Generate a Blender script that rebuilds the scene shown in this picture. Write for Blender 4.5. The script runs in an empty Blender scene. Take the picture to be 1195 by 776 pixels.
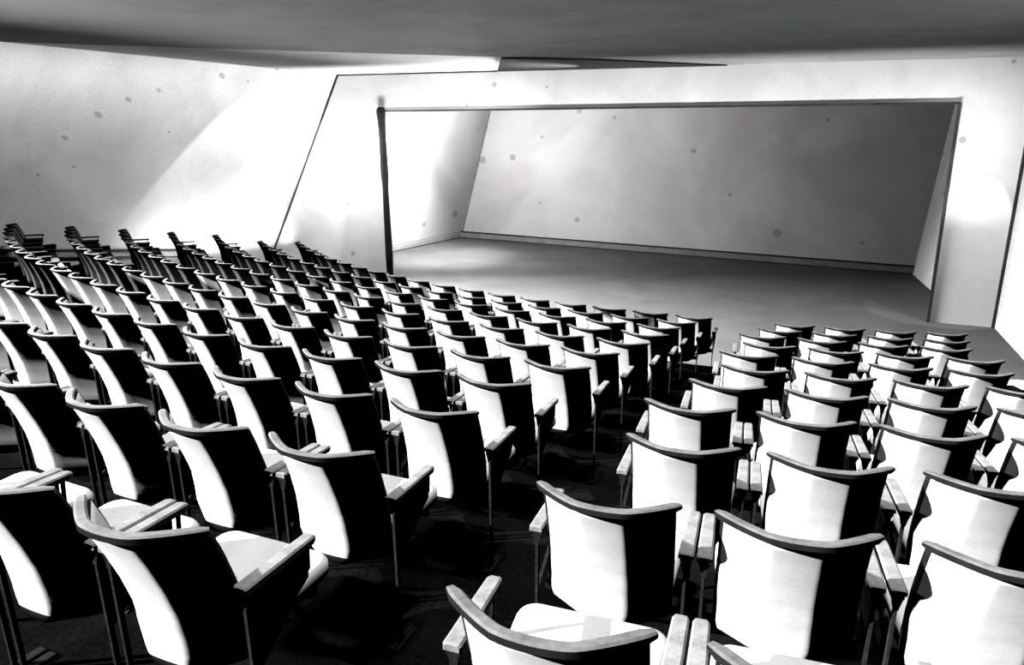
import bpy, bmesh, math, random
from mathutils import Vector, Matrix
random.seed(4)
S = bpy.context.scene
COL = S.collection

# ------------------------------------------------------------------ helpers
def link(o):
    COL.objects.link(o); return o

def mesh_from(bm, name):
    bmesh.ops.recalc_face_normals(bm, faces=bm.faces)
    me = bpy.data.meshes.new(name); bm.to_mesh(me); bm.free(); return me

def new_obj(name, me, mats, parent=None, smooth=False):
    o = bpy.data.objects.new(name, me); link(o)
    for m in mats: me.materials.append(m)
    if smooth:
        for p in me.polygons: p.use_smooth = True
    if parent: o.parent = parent
    return o

def struct(name, bm, mat, **k):
    o = new_obj(name, mesh_from(bm, name), mat if isinstance(mat, list) else [mat], **k)
    o['kind'] = 'structure'
    return o

def add_prism(bm, poly, off, mi=0):
    """closed prism: polygon (3-D points) swept by vector off"""
    off = Vector(off)
    a = [bm.verts.new(Vector(p)) for p in poly]
    b = [bm.verts.new(Vector(p) + off) for p in poly]
    n = len(a); fs = [bm.faces.new(a), bm.faces.new(list(reversed(b)))]
    for i in range(n):
        fs.append(bm.faces.new((a[i], b[i], b[(i+1) % n], a[(i+1) % n])))
    for f in fs: f.material_index = mi
    return fs

def add_box(bm, c, s, mi=0, rot=None):
    x, y, z = s[0]/2, s[1]/2, s[2]/2
    pts = [Vector((i*x, j*y, k*z)) for k in (-1, 1) for j in (-1, 1) for i in (-1, 1)]
    if rot: pts = [rot @ p for p in pts]
    v = [bm.verts.new(p + Vector(c)) for p in pts]
    fs = [bm.faces.new([v[i] for i in q]) for q in
          ((0,2,3,1), (4,5,7,6), (0,1,5,4), (2,6,7,3), (0,4,6,2), (1,3,7,5))]
    for f in fs: f.material_index = mi
    return fs

def add_bar(bm, p, q, w, h, up=(0, 0, 1), mi=0):
    """rectangular bar from p to q, w across, h along up"""
    p, q, up = Vector(p), Vector(q), Vector(up)
    d = (q - p).normalized(); s = d.cross(up)
    if s.length < 1e-4: s = d.cross(Vector((0, 1, 0)))
    s.normalize(); u = s.cross(d).normalized()
    c = [s*w/2 + u*h/2, -s*w/2 + u*h/2, -s*w/2 - u*h/2, s*w/2 - u*h/2]
    add_prism(bm, [p + k for k in c], q - p, mi)

# ------------------------------------------------------------------ materials
def mat(name):
    m = bpy.data.materials.new(name); m.use_nodes = True
    nt = m.node_tree
    b = nt.nodes['Principled BSDF']
    b.inputs['Specular IOR Level'].default_value = 0.15
    b.inputs['Roughness'].default_value = 0.8
    return m, nt, b

def g(v): return (v, v, v*1.01, 1)

def mottled(name, lo, hi, scale=1.6, fine=60.0, fine_amt=.25, spots=None, rough=.85, tint=None, spec=.1):
    """watercolour-like blotchy surface: broad noise + fine grain + sparse stains"""
    m, nt, b = mat(name); N, L = nt.nodes, nt.links
    b.inputs['Roughness'].default_value = rough
    b.inputs['Specular IOR Level'].default_value = spec
    tc = N.new('ShaderNodeTexCoord')
    n1 = N.new('ShaderNodeTexNoise'); n1.inputs['Scale'].default_value = scale; n1.inputs['Detail'].default_value = 5; n1.inputs['Distortion'].default_value = .8
    n2 = N.new('ShaderNodeTexNoise'); n2.inputs['Scale'].default_value = fine; n2.inputs['Detail'].default_value = 3
    L.new(tc.outputs['Object'], n1.inputs['Vector']); L.new(tc.outputs['Object'], n2.inputs['Vector'])
    mx = N.new('ShaderNodeMix'); mx.data_type = 'FLOAT'; mx.inputs[0].default_value = fine_amt
    L.new(n1.outputs['Fac'], mx.inputs[2]); L.new(n2.outputs['Fac'], mx.inputs[3])
    cr = N.new('ShaderNodeValToRGB'); cr.color_ramp.elements[0].position = .35; cr.color_ramp.elements[1].position = .62
    cr.color_ramp.elements[0].color = g(lo); cr.color_ramp.elements[1].color = g(hi)
    L.new(mx.outputs[0], cr.inputs[0])
    out = cr.outputs[0]
    if spots:
        sp = N.new('ShaderNodeSeparateXYZ'); L.new(tc.outputs['Object'], sp.inputs[0])
        mh = N.new('ShaderNodeMath'); mh.operation = 'MULTIPLY_ADD'; mh.inputs[1].default_value = .6 if len(spots) == 3 else 0
        L.new(sp.outputs['Y'], mh.inputs[0]); L.new(sp.outputs['X'], mh.inputs[2])
        cb = N.new('ShaderNodeCombineXYZ'); L.new(mh.outputs[0], cb.inputs[0]); L.new(sp.outputs['Z' if len(spots) == 3 else 'Y'], cb.inputs[1])
        vo = N.new('ShaderNodeTexVoronoi'); vo.voronoi_dimensions = '2D'; vo.inputs['Scale'].default_value = spots[0]; vo.inputs['Randomness'].default_value = 1
        L.new(cb.outputs[0], vo.inputs['Vector'])
        sx = N.new('ShaderNodeSeparateColor'); L.new(vo.outputs['Color'], sx.inputs[0])
        thr = N.new('ShaderNodeMath'); thr.operation = 'MULTIPLY_ADD'; thr.inputs[1].default_value = spots[1]*1.5; thr.inputs[2].default_value = -spots[1]
        L.new(sx.outputs[0], thr.inputs[0])
        lt = N.new('ShaderNodeMath'); lt.operation = 'LESS_THAN'; L.new(vo.outputs['Distance'], lt.inputs[0]); L.new(thr.outputs[0], lt.inputs[1])
        md = N.new('ShaderNodeMath'); md.operation = 'MULTIPLY'; md.inputs[1].default_value = .55; L.new(lt.outputs[0], md.inputs[0])
        mc = N.new('ShaderNodeMix'); mc.data_type = 'RGBA'; mc.inputs[7].default_value = g(spots[2])
        L.new(md.outputs[0], mc.inputs[0]); L.new(out, mc.inputs[6]); out = mc.outputs[2]
    if tint:
        n3 = N.new('ShaderNodeTexNoise'); n3.inputs['Scale'].default_value = .45; n3.inputs['Detail'].default_value = 1
        L.new(tc.outputs['Object'], n3.inputs['Vector'])
        r3 = N.new('ShaderNodeValToRGB'); r3.color_ramp.elements[0].position = .55; r3.color_ramp.elements[1].position = .72
        r3.color_ramp.elements[0].color = (0, 0, 0, 1); r3.color_ramp.elements[1].color = (.8, .8, .8, 1)
        L.new(n3.outputs['Fac'], r3.inputs[0])
        mt = N.new('ShaderNodeMix'); mt.data_type = 'RGBA'; mt.blend_type = 'MULTIPLY'; mt.inputs[7].default_value = tint
        L.new(r3.outputs[0], mt.inputs[0]); L.new(out, mt.inputs[6]); out = mt.outputs[2]
    L.new(out, b.inputs['Base Color'])
    return m

M_wall   = mottled('wall_plaster', .70, .84, 1.1, 45, .35, (1.7, .20, .22))
M_left   = mottled('left_wall_plaster', .58, .84, .7, 40, .40, (1.9, .22, .22))
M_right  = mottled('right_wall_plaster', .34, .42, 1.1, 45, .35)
M_back   = mottled('stage_wall_plaster', .60, .80, .5, 30, .15, (1.0, .22, .25), tint=(1, .93, .94, 1))
M_ceil   = mottled('dark_ceiling_paint', .13, .21, .9, 30, .35, (1.2, .18, .09, 'flat'))
M_soffit = mottled('soffit_plaster', .70, .84, 1.1, 45, .35)
M_black  = mottled('black_paint', .006, .014, 3, 40, .3)
M_line   = mottled('charcoal_trim', .02, .05, 3, 60, .4)
M_grey   = mottled('grey_trim', .22, .34, 4, 60, .4)
M_floor  = mottled('grey_floor', .09, .13, .8, 40, .35, (1.0, .2, .10, 'flat'), tint=(1, .93, .94, 1))
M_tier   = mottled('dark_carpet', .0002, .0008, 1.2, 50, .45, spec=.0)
M_fabric = mottled('pale_upholstery', .064, .08, 3, 70, .30, spec=.0)
M_pipe   = mottled('dark_piping', .001, .002, 10, 60, .3, spec=.0)
M_rail   = mottled('worn_rail_wood', .008, .017, 6, 60, .4, rough=.7, spec=.02)
M_pad    = mottled('armrest_wood', .018, .032, 8, 70, .4, spec=.0)
M_metal  = mottled('dark_metal', .001, .003, 8, 60, .4, rough=.8, spec=.0)
M_pan    = mottled('black_shell', .001, .002, 6, 60, .3, spec=.0)

# ------------------------------------------------------------------ seat layout (concentric raked arcs around the stage)
CX, CY = -1.5242, 21.2013
R10, DR, DZ = 12.0278, 0.7911, 0.11753
PHI = 0.385
PITCH = 0.56
AL = [-7.928, -7.645, -7.300, -7.039, -6.621, -6.321, -5.954, -5.622, -5.341, -4.979, -4.589]
AR = [-6.806, -6.579, -6.167, -5.952, -5.536, -5.126, -4.920, -4.495, -4.291, -3.847, -3.404]
END = {4: (-17.883, 20), 5: (-17.395, 20), 6: (-16.813, 19), 7: (-16.223, 19), 8: (-15.610, 18), 9: (-14.354, 17), 10: (-13.903, 17)}
def rad(i): return R10 + (10 - i)*DR

# ------------------------------------------------------------------ room shell
YF = 14.141; ZC = 4.28
WA = Vector((-12.093, 14.141, 0)); WB = Vector((-9.860, 14.141, ZC))       # leaning corner of left and front wall
WD = Vector((-1.465, -6.30, 0)).normalized()                               # run of the left wall towards the viewer
XR = 2.985
OPL, OPR, OPZ = (-8.69, -8.79), (2.0, 1.967), (3.513, 3.608)               # stage opening (bottom x, top x), top z left/right

bm = bmesh.new()
add_prism(bm, [(-16, -3.2, 0), (XR, -3.2, 0), (XR, 21.5, 0), (-16, 21.5, 0)], (0, 0, -.15))
struct('floor', bm, M_floor)

# raked tiers: one ring per row, black carpet, risers closed down to the floor
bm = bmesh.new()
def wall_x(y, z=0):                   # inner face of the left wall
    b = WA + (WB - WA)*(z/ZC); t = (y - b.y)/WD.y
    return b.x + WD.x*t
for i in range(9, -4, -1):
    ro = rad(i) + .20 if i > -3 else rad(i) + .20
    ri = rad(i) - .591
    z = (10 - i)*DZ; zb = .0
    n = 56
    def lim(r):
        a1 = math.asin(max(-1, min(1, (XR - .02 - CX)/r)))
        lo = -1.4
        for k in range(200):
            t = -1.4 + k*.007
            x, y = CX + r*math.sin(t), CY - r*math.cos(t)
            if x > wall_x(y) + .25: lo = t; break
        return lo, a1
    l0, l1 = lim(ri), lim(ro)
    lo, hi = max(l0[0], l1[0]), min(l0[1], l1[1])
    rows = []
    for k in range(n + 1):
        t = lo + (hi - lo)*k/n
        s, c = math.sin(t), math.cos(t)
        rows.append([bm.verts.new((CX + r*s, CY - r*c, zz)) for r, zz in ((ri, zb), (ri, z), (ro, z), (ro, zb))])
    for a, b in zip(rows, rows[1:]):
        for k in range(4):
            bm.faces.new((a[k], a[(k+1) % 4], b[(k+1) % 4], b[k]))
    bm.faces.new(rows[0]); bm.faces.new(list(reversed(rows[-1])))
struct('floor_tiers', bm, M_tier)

# dark carpet apron on the flat floor under the front row
bm = bmesh.new()
va, vb = [], []
for k in range(49):
    t = -0.86 + (0.372 + .86)*k/48
    s, c = math.sin(t), math.cos(t)
    va.append((CX + (R10 + .205)*s, CY - (R10 + .205)*c, .0)); vb.append((CX + (R10 - .75)*s, CY - (R10 - .75)*c, .0))
for k in range(48):
    add_prism(bm, [va[k], va[k+1], vb[k+1], vb[k]], (0, 0, .004))
struct('floor_front_carpet', bm, M_tier)

# left wall (leaning inwards), from the front corner towards the viewer
bm = bmesh.new()
L = 13.2
nrm = Vector((-.868, .202, .453))
add_prism(bm, [WA, WB, WB + WD*L, WA + WD*L], nrm*.2)
struct('wall_left', bm, M_left)

# front wall with the stage opening
bm = bmesh.new()
T = .16
add_prism(bm, [WA, WB, (OPL[1], YF, ZC), (OPL[1], YF, OPZ[0]), (OPL[0], YF, 0)], (0, T, 0))
add_prism(bm, [(OPL[1], YF, OPZ[0]), (OPL[1], YF, ZC), (OPR[1], YF, ZC), (OPR[1], YF, OPZ[1])], (0, T, 0))
add_prism(bm, [(OPR[0], YF, 0), (OPR[1], YF, OPZ[1]), (OPR[1], YF, ZC), (XR, YF, ZC), (XR, YF, 0)], (0, T, 0))
struct('wall_front', bm, M_wall)

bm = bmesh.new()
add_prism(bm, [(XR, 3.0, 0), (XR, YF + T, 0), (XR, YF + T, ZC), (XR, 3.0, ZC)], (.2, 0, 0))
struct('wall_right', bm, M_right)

# stage recess
BL, BR = Vector((-10.102, 20.565, 0)), Vector((2.277, 19.365, 0))
BLt, BRt = Vector((-8.94, 20.452, ZC)), Vector((2.64, 19.330, ZC))
FL, FR = Vector((-10.65, YF + T, 0)), Vector((2.62, YF + T, 0))
FLt, FRt = Vector((-9.49, YF + T, ZC)), Vector((2.98, YF + T, ZC))
bm = bmesh.new(); add_prism(bm, [BL, BR, BRt, BLt], (.0, .2, 0)); struct('wall_back', bm, M_back)
bm = bmesh.new(); add_prism(bm, [FL, BL, BLt, FLt], (-.2, 0, 0)); struct('wall_stage_left', bm, M_back)
bm = bmesh.new(); add_prism(bm, [FR, BR, BRt, FRt], (.2, 0, 0)); struct('wall_stage_right', bm, M_wall)

# ceiling: dark slab, with a pale bay in its left front corner
bm = bmesh.new()
SA, SB = Vector((-5.069*1.0, 11.90, ZC)), Vector((-6.10, YF, ZC))
add_prism(bm, [(-11.55, 7.75, ZC), (-8.3, 5.1, ZC), (XR, 8.95, ZC), (XR, YF, ZC), SB, SA], (0, 0, .06))
for f in bm.faces:
    if abs(f.calc_center_median().z - ZC) > .001: f.material_index = 1
struct('ceiling', bm, [M_ceil, M_pan])
bm = bmesh.new()
add_prism(bm, [(-11.55, 7.75, ZC), SA, SB, WB], (0, 0, .25))
struct('ceiling_bay', bm, M_soffit)
bm = bmesh.new()
add_prism(bm, [(-10.9, YF, ZC), (XR, YF, ZC), (XR, 21.2, ZC), (-10.9, 21.2, ZC)], (0, 0, .25))
struct('ceiling_stage', bm, M_black)
bm = bmesh.new()   # thin black wedge under the ceiling along the front wall
add_prism(bm, [SA + Vector((.0, .02, -.004)), SB + Vector((0, -.01, -.004)), (-1.7, YF - .01, ZC - .004), (-3.6, 12.55, ZC - .004)], (0, 0, -.02))
struct('trim_1', bm, M_black)

# ------------------------------------------------------------------ trims and lines
def bar(name, p, q, w, h, m, up=(0, 0, 1)):
    b = bmesh.new(); add_bar(b, p, q, w, h, up); return struct(name, b, m)
# dark post with a rounded cap at the left of the opening
bm = bmesh.new()
prev = None
rings = []
for z, r in ((0, .075), (.5, .082), (1.0, .075), (1.9, .065), (2.2, .085), (2.9, .078), (3.3, .085), (3.45, .10), (3.54, .10), (3.60, .06)):
    x = OPL[0] + (OPL[1] - OPL[0])*z/3.513
    rings.append([bm.verts.new((x + r*math.cos(a*math.pi/6), YF - .02 + r*math.sin(a*math.pi/6), z)) for a in range(12)])
for a, b in zip(rings, rings[1:]):
    for k in range(12): bm.faces.new((a[k], a[(k+1) % 12], b[(k+1) % 12], b[k]))
bm.faces.new(rings[0][::-1]); bm.faces.new(rings[-1])
struct('trim_2', bm, M_black, smooth=True)
bar('trim_3', (OPL[1], YF - .01, OPZ[0]), (OPR[1], YF - .01, OPZ[1]), .03, .035, M_line)
bar('trim_4', (OPR[0], YF - .015, 0), (OPR[1], YF - .015, OPZ[1]), .05, .05, M_line, (0, 1, 0))
inw = Vector((.03, -.03, 0))
bar('trim_5', WA + inw, WB + inw, .03, .03, M_line, (0, 1, 0))
bar('trim_6', WB + Vector((.0, -.015, -.015)), SB + Vector((0, -.015, -.015)), .03, .03, M_line)
bar('trim_7', (XR - .02, YF - .02, 0), (XR - .02, YF - .02, ZC), .05, .05, M_line)
bar('trim_8', BL + Vector((.04, -.03, 0)), BLt + Vector((.04, -.03, 0)), .035, .035, M_grey, (0, 1, 0))
def skirting(name, p, q, side):
    d = (q - p).normalized(); s = Vector(side)
    b = bmesh.new()
    for z, h, w, mi in ((.012, .024, .05, 0), (.10, .15, .035, 1), (.19, .03, .05, 0)):
        add_bar(b, p + s*(w/2) + Vector((0, 0, z)), q + s*(w/2) + Vector((0, 0, z)), w, h, mi=mi)
    return struct(name, b, [M_line, M_grey])
skirting('baseboard_back', BL, BR, (0, -1, 0))
skirting('baseboard_left', FL, BL, (1, 0, 0))
# raked ledge rail along the left wall
p, q = Vector((-12.93, 8.02, 1.01)), Vector((-12.33, 11.9, .53))
b = bmesh.new()
for dz, w, h, mi in ((.075, .05, .035, 0), (0, .03, .10, 1), (-.06, .05, .035, 0)):
    o = Vector((.03 + dz*.52, 0, dz))
    add_bar(b, p + o, q + o, w, h, mi=mi)
struct('trim_9', b, [M_line, M_grey])

# ------------------------------------------------------------------ the auditorium seat
SAG = .115
def cross(u):     # how far the back stands behind its side edges, 1 at the centre panel
    a = abs(u)
    e, w = .335, .07
    if a < e - w: return 1 - .03*(a/e)**2
    def wing(q): return (1 - q)/(1 - e)
    if a > e + w: return min(.97, wing(a))
    t = (a - (e - w))/(2*w)
    f0 = 1 - .03*((e - w)/e)**2
    f1 = wing(e + w); h = 2*w
    m0, m1 = -.06*(e - w)/e/e*h, -1/(1 - e)*h
    return (2*t**3 - 3*t**2 + 1)*f0 + (t**3 - 2*t**2 + t)*m0 + (-2*t**3 + 3*t**2)*f1 + (t**3 - t**2)*m1
def prof(z):      # forward offset of the back's mid-line at height z
    pts = ((.86, -.005), (.85, .0), (.75, .043), (.65, .078), (.56, .102), (.47, .113), (.33, .118))
    for (z0, y0), (z1, y1) in zip(pts, pts[1:]):
        if z >= z1: return y0 + (y1 - y0)*(z0 - z)/(z0 - z1)
    return pts[-1][1]

def backrest_mesh():
    bm = bmesh.new(); NU, NV = 20, 16
    zt, zb = .834, .345
    h_ = [.10, .20, .265, .30, .335, .37, .405, .55, .70, .85, .955, 1]
    us = [-k for k in reversed(h_)] + [0] + h_
    F, B = [], []
    for k in range(NV + 1):
        v = k/NV; z = zt + (zb - zt)*v
        hw = .213
        c = .07
        d = z - zb
        if d < c: hw -= c - math.sqrt(max(0, c*c - (c - d)**2))*1.0 if d < c else 0
        hw = max(hw, .15)
        sag = SAG*(1 - .22*v)
        F.append([bm.verts.new((u*hw, prof(z) - sag*cross(u) + .010, z)) for u in us])
        B.append([bm.verts.new((u*hw, prof(z) - sag*cross(u) - .010, z)) for u in us])
    n = len(us)
    def face(vs, mi):
        f = bm.faces.new(vs); f.material_index = mi; f.smooth = True
    for k in range(NV):
        for j in range(n - 1):
            edge = 1 if (j in (0, n - 2) or k == NV - 1) else 0
            face((B[k][j], B[k+1][j], B[k+1][j+1], B[k][j+1]), edge)
            face((F[k][j], F[k][j+1], F[k+1][j+1], F[k+1][j]), edge)
        face((F[k][0], F[k+1][0], B[k+1][0], B[k][0]), 1); face((F[k][-1], B[k][-1], B[k+1][-1], F[k+1][-1]), 1)
    for j in range(n - 1):
        face((F[0][j], B[0][j], B[0][j+1], F[0][j+1]), 1); face((F[-1][j], F[-1][j+1], B[-1][j+1], B[-1][j]), 1)
    return mesh_from(bm, 'backrest')

def rail_mesh():
    bm = bmesh.new(); N = 22; rings = []
    for k in range(N + 1):
        u = -1 + 2*k/N; x = u*.226
        y = -SAG*(.55*(1 - u*u*1.05) + .45*cross(u)) - .005
        t = min(1, (1 - abs(u))/.10); w = .010 + .006*t**.5; h = .006 + .005*t**.5
        tx, ty = .226, SAG*2.1*u
        l = math.hypot(tx, ty); nx, ny = -ty/l, tx/l
        zc = .844
        rings.append([bm.verts.new((x + nx*a*w, y + ny*a*w + .002, zc + b*h)) for a, b in
                      ((-1, -1), (-1, .6), (-.6, 1), (.6, 1), (1, .6), (1, -1))])
    for a, b in zip(rings, rings[1:]):
        for k in range(6):
            f = bm.faces.new((a[k], a[(k+1) % 6], b[(k+1) % 6], b[k]))
            f.material_index = 1 if k in (0, 4, 5) else 0; f.smooth = True
            bm.edges.get((a[k], b[k])).smooth = False
    bm.faces.new(rings[0]); bm.faces.new(rings[-1][::-1])
    return mesh_from(bm, 'top_rail')

def seat_mesh():
    """tapered cushion with rounded front corners on a dark pan"""
    bm = bmesh.new()
    out = []
    def corner(cx, cy, r, a0, a1, n=6):
        for k in range(n + 1):
            a = math.radians(a0 + (a1 - a0)*k/n); out.append((cx + r*math.cos(a), cy + r*math.sin(a)))
    corner(.165, .455, .055, 0, 90); corner(-.165, .455, .055, 90, 180)
    corner(-.175, .135, .03, 180, 270); corner(.175, .135, .03, 270, 360)
    cx, cy = 0, .31
    layers = ((.405, .93, 1), (.425, .99, 1), (.430, 1.0, 0), (.462, 1.0, 0), (.476, .965, 0), (.480, .90, 0), (.474, .5, 0))
    rings = []
    for z, s, mi in layers:
        rings.append(([bm.verts.new((cx + (x - cx)*s, cy + (y - cy)*s, z + .012*(y - .31)/.2)) for x, y in out], mi))
    for (a, _), (b, mi) in zip(rings, rings[1:]):
        n = len(a)
        for k in range(n):
            f = bm.faces.new((a[k], a[(k+1) % n], b[(k+1) % n], b[k])); f.material_index = mi; f.smooth = True
    f = bm.faces.new(rings[0][0][::-1]); f.material_index = 1
    f = bm.faces.new(rings[-1][0]); f.smooth = True
    return mesh_from(bm, 'seat')

def pad_mesh():
    """slim armrest pad, a little wider at the rear, softened edges"""
    bm = bmesh.new()
    rings = []
    for y, w, t in ((.055, .020, .008), (.062, .0245, .012), (.20, .0235, .012), (.345, .0215, .012), (.36, .017, .008)):
        rings.append([bm.verts.new((a*w, y, .640 + b*t)) for a, b in ((-1, -1), (-1, .55), (-.75, 1), (.75, 1), (1, .55), (1, -1))])
    for a, b in zip(rings, rings[1:]):
        for k in range(6): bm.faces.new((a[k], a[(k+1) % 6], b[(k+1) % 6], b[k]))
    bm.faces.new(rings[0]); bm.faces.new(rings[-1][::-1])
    return mesh_from(bm, 'armrest')

def support_mesh():
    """T-headed post at the rear of the pad and the bent bracket under its front"""
    bm = bmesh.new()
    add_bar(bm, (-.018, .075, .622), (.018, .075, .622), .022, .014)
    add_prism(bm, [(-.016, .066, .616), (.016, .066, .616), (.007, .066, .575), (-.007, .066, .575)], (0, .018, 0))
    add_bar(bm, (0, .075, .60), (0, .10, .012), .010, .018, (0, 1, 0))
    add_bar(bm, (0, .33, .63), (0, .325, .52), .010, .012, (0, 1, 0))
    add_bar(bm, (0, .327, .526), (0, .10, .40), .010, .012, (1, 0, 0))
    add_box(bm, (0, .12, .006), (.035, .16, .012))
    return mesh_from(bm, 'arm_post')

def frame_mesh():
    """beam under the seat and brackets carrying the back"""
    bm = bmesh.new()
    add_bar(bm, (-.235, .16, .385), (.235, .16, .385), .05, .035)
    add_bar(bm, (-.20, .42, .392), (.20, .42, .392), .03, .022)
    for s in (-1, 1):
        add_bar(bm, (s*.17, .15, .395), (s*.17, .45, .395), .02, .022)
        add_bar(bm, (s*.14, .15, .37), (s*.14, .078, .50), .02, .03, (1, 0, 0))
    return mesh_from(bm, 'underframe')

def panel_mesh():
    """shallow dark cheek under an end armrest, lower front corner cut off"""
    bm = bmesh.new()
    add_prism(bm, [(-.005, .070, .628), (-.005, .345, .628), (-.005, .342, .545), (-.005, .20, .43), (-.005, .085, .34)], (.01, 0, 0))
    return mesh_from(bm, 'side_panel')

def thing(name, label, cat, group):
    o = bpy.data.objects.new(name, None); link(o); o.empty_display_size = .1
    o['label'] = label; o['category'] = cat; o['group'] = group
    return o

def make_seat():
    t = thing('auditorium_seat', 'x', 'seat', 'x')
    new_obj('backrest', backrest_mesh(), [M_fabric, M_pipe], t)
    new_obj('top_rail', rail_mesh(), [M_rail, M_pipe], t, smooth=False)['label'] = 'dark curved top rail'
    new_obj('seat', seat_mesh(), [M_fabric, M_pan], t)
    pm, sm = pad_mesh(), support_mesh()
    pm.materials.append(M_pad); sm.materials.append(M_metal)
    for s in (-1, 1):
        a = bpy.data.objects.new('armrest', pm); link(a); a.parent = t; a.location = (s*.250, 0, 0)
        b = bpy.data.objects.new('arm_post', sm); link(b); b.parent = a
    new_obj('underframe', frame_mesh(), [M_pan], t)
    return t

def dup(root):
    r = root.copy(); link(r)
    for ch in list(root.children):
        c = ch.copy(); link(c); c.parent = r
        for gch in list(ch.children):
            d = gch.copy(); link(d); d.parent = c
    return r

ORD = ['first', 'second', 'third', 'fourth', 'fifth', 'sixth', 'seventh', 'eighth', 'ninth', 'tenth', 'eleventh', 'twelfth',
       'thirteenth', 'fourteenth', 'fifteenth', 'sixteenth', 'seventeenth', 'eighteenth', 'nineteenth', 'twentieth', 'twenty-first']
def row_word(i):
    k = 10 - i
    return 'front row' if k == 0 else ORD[k] + ' row from the front'

proto = make_seat(); used = [False]
PANEL = panel_mesh(); PANEL.materials.append(M_pan)
def place(i, s_left, label, group, cheek=0):
    r = rad(i); th = (s_left + .22)/r + PHI
    o = proto if not used[0] else dup(proto)
    used[0] = True
    o.location = (CX + r*math.sin(th), CY - r*math.cos(th), (10 - i)*DZ + (.004 if i == 10 else 0))
    o.rotation_euler = (0, 0, th)
    o['label'] = label; o['group'] = group
    if cheek:
        a = bpy.data.objects.new('side_panel', PANEL); link(a); a.parent = o; a.location = (cheek*.250, 0, 0)
    return o

LEFT_N = {0: 3, 1: 6, 2: 9, 3: 13}
for i in range(11):
    if i in END:
        n = END[i][1] + 1; p_ = (AL[i] - END[i][0])/(n - 1)
    else:
        n = LEFT_N[i]; p_ = PITCH
    for j in range(n):
        if j == 0: lab = 'pale auditorium seat on the aisle, left block, ' + row_word(i)
        elif j == n - 1 and i in END: lab = 'auditorium seat at the left wall end of the ' + row_word(i) + ', left block'
        else: lab = 'pale auditorium seat, ' + ORD[j] + ' from the aisle, left block, ' + row_word(i)
        place(i, AL[i] - j*p_, lab, 'seats in the left block', 1 if j == 0 or (i in END and j >= n - 2) else 0)
for i in range(11):
    for j in range({0: 3, 1: 4, 2: 4}.get(i, 4)):
        if j == 0: lab = 'pale auditorium seat on the aisle, right block, ' + row_word(i)
        else: lab = 'pale auditorium seat, ' + ORD[j] + ' from the aisle, right block, ' + row_word(i)
        place(i, AR[i] + j*PITCH, lab, 'seats in the right block')

# ------------------------------------------------------------------ camera
cam = bpy.data.cameras.new('camera'); co = bpy.data.objects.new('camera', cam); link(co)
cam.sensor_fit = 'HORIZONTAL'; cam.sensor_width = 36; cam.lens = 36*860.016/1195
cam.clip_start = .05
CAMR = Vector((0.92573,0.37804,0.010262)).normalized(); CAMU = Vector((-0.105435,0.231935,0.967)).normalized(); CAMB = -Vector((-0.363186,0.896265,-0.254569)).normalized()
m = Matrix((CAMR, CAMU, CAMB)).transposed().to_4x4(); m.translation = (0, 0, 2.9828)
co.matrix_world = m
S.camera = co

# ------------------------------------------------------------------ light
def lamp(kind, name, loc, aim, energy, **k):
    d = bpy.data.lights.new(name, kind); d.energy = energy
    for a, v in k.items(): setattr(d, a, v)
    o = bpy.data.objects.new(name, d); link(o); o.location = loc
    o.rotation_euler = (Vector(aim) - Vector(loc)).to_track_quat('-Z', 'Y').to_euler()
    return o
el, az = math.radians(26), math.radians(32)
dirv = Vector((math.cos(az)*math.cos(el), math.sin(az)*math.cos(el), -math.sin(el)))
lamp('SUN', 'sun', (-20, -10, 20), Vector((-20, -10, 20)) + dirv, 140, angle=math.radians(.6))
lamp('SUN', 'seat_top_fill', (-4, 4, 20), (-4, 1, 0), 32, angle=math.radians(6))  # added fill from above, no such source, whitens seat tops and armrests
# unseen area fill by the left wall, added to light shaded row ends
el, az = math.radians(28), math.radians(-13)
dB = Vector((math.cos(az)*math.cos(el), math.sin(az)*math.cos(el), -math.sin(el)))
lamp('AREA', 'row_end_fill', (-11.2, 9.2, 3.7), Vector((-11.2, 9.2, 3.7)) + dB, 4200, shape='RECTANGLE', size=9.0, size_y=.5, spread=math.radians(80))
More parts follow.
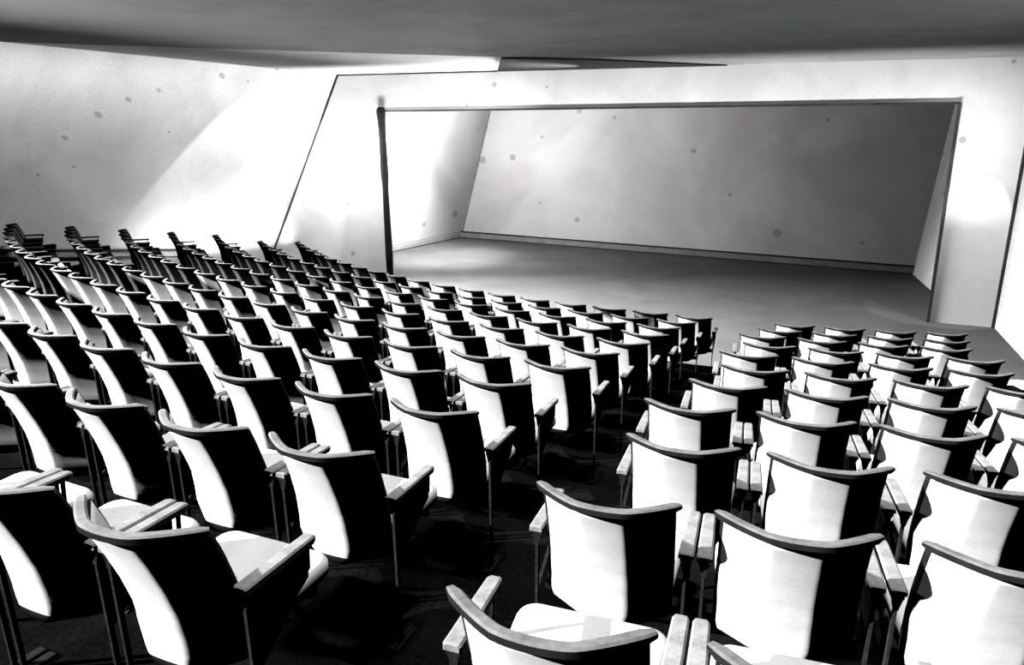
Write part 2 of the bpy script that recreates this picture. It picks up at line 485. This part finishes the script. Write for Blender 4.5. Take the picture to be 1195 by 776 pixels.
# added wall fills without fixtures, mixed with the pool spots and stage light
pS = Vector((-11.9, 11.0, .45))
lamp('AREA', 'left_wall_low_fill', pS, pS + Vector((-.6, .1, 1.4)), 70, shape='RECTANGLE', size=6, size_y=.12, spread=math.radians(150))  # unseen fill near the floor, added to brighten the lower left wall
lamp('AREA', 'front_wall_fill', (-4.4, 12.9, .5), (-4.4, 14.1, 4.1), 260, shape='RECTANGLE', size=14.2, size_y=.1, spread=math.radians(60))  # added fill, no fixture, lifts the band above the opening
pU = Vector((-8.5, 12.5, 4.1))
lamp('SPOT', 'corner_spot', pU, pU + Vector((-.787, .141, -.60)), 450, spot_size=math.radians(66), spot_blend=.05, shadow_soft_size=.05)
lamp('POINT', 'stage_light', (-7.8, 16.1, 3.3), (0, 0, 0), 900, shadow_soft_size=.25)
lamp('AREA', 'front_right_fill', (2.4, 12.6, 4.0), (2.45, 14.14, 2.2), 8, shape='RECTANGLE', size=1.2, size_y=.1, spread=math.radians(120))  # small unseen fill added for the right piece of the front wall
lamp('SPOT', 'stage_floor_fill', (-8.0, 16.2, 3.9), (-9.3, 16.9, 0), 3200, spot_size=math.radians(75), spot_blend=1, shadow_soft_size=.3)  # extra unseen spot, added to strengthen the bright patch on the stage floor
lamp('SPOT', 'stage_side_fill', (1.4, 15.6, 4.1), (2.5, 17.0, 1.6), 50, spot_size=math.radians(40), spot_blend=.5, shadow_soft_size=.1)  # invented spot, only there to whiten the stage's right side wall
lamp('AREA', 'left_wall_top_fill', (-9.9, 9.6, 4.15), (-12.2, 10.2, 3.3), 14, shape='RECTANGLE', size=6, size_y=.1, spread=math.radians(75))  # unseen fill added for the upper left wall
lamp('AREA', 'front_left_fill', (-9.75, 12.7, 3.6), (-9.75, 14.14, 1.1), 120, shape='RECTANGLE', size=3.2, size_y=.1, spread=math.radians(130))  # added fill, no real source, brightens the front wall left of the opening
lamp('SPOT', 'left_wall_fill', (-4.2, 13.5, 4.1), (-12.4, 10.0, 2.4), 2200, spot_size=math.radians(95), spot_blend=.9, shadow_soft_size=.3)  # broad unseen fill, added to raise the whole left wall
pW = Vector((2.7, 12.7, 4.1))
lamp('SPOT', 'right_wall_spot', pW, (2.35, 14.14, 1.35), 300, spot_size=math.radians(27), spot_blend=.05, shadow_soft_size=.03)

w = bpy.data.worlds.new('world'); S.world = w; w.use_nodes = True
w.node_tree.nodes['Background'].inputs[0].default_value = (.9, .95, 1, 1)
w.node_tree.nodes['Background'].inputs[1].default_value = .012
S.cycles.diffuse_bounces = 0
S.view_settings.view_transform = 'Standard'
S.view_settings.look = 'None'
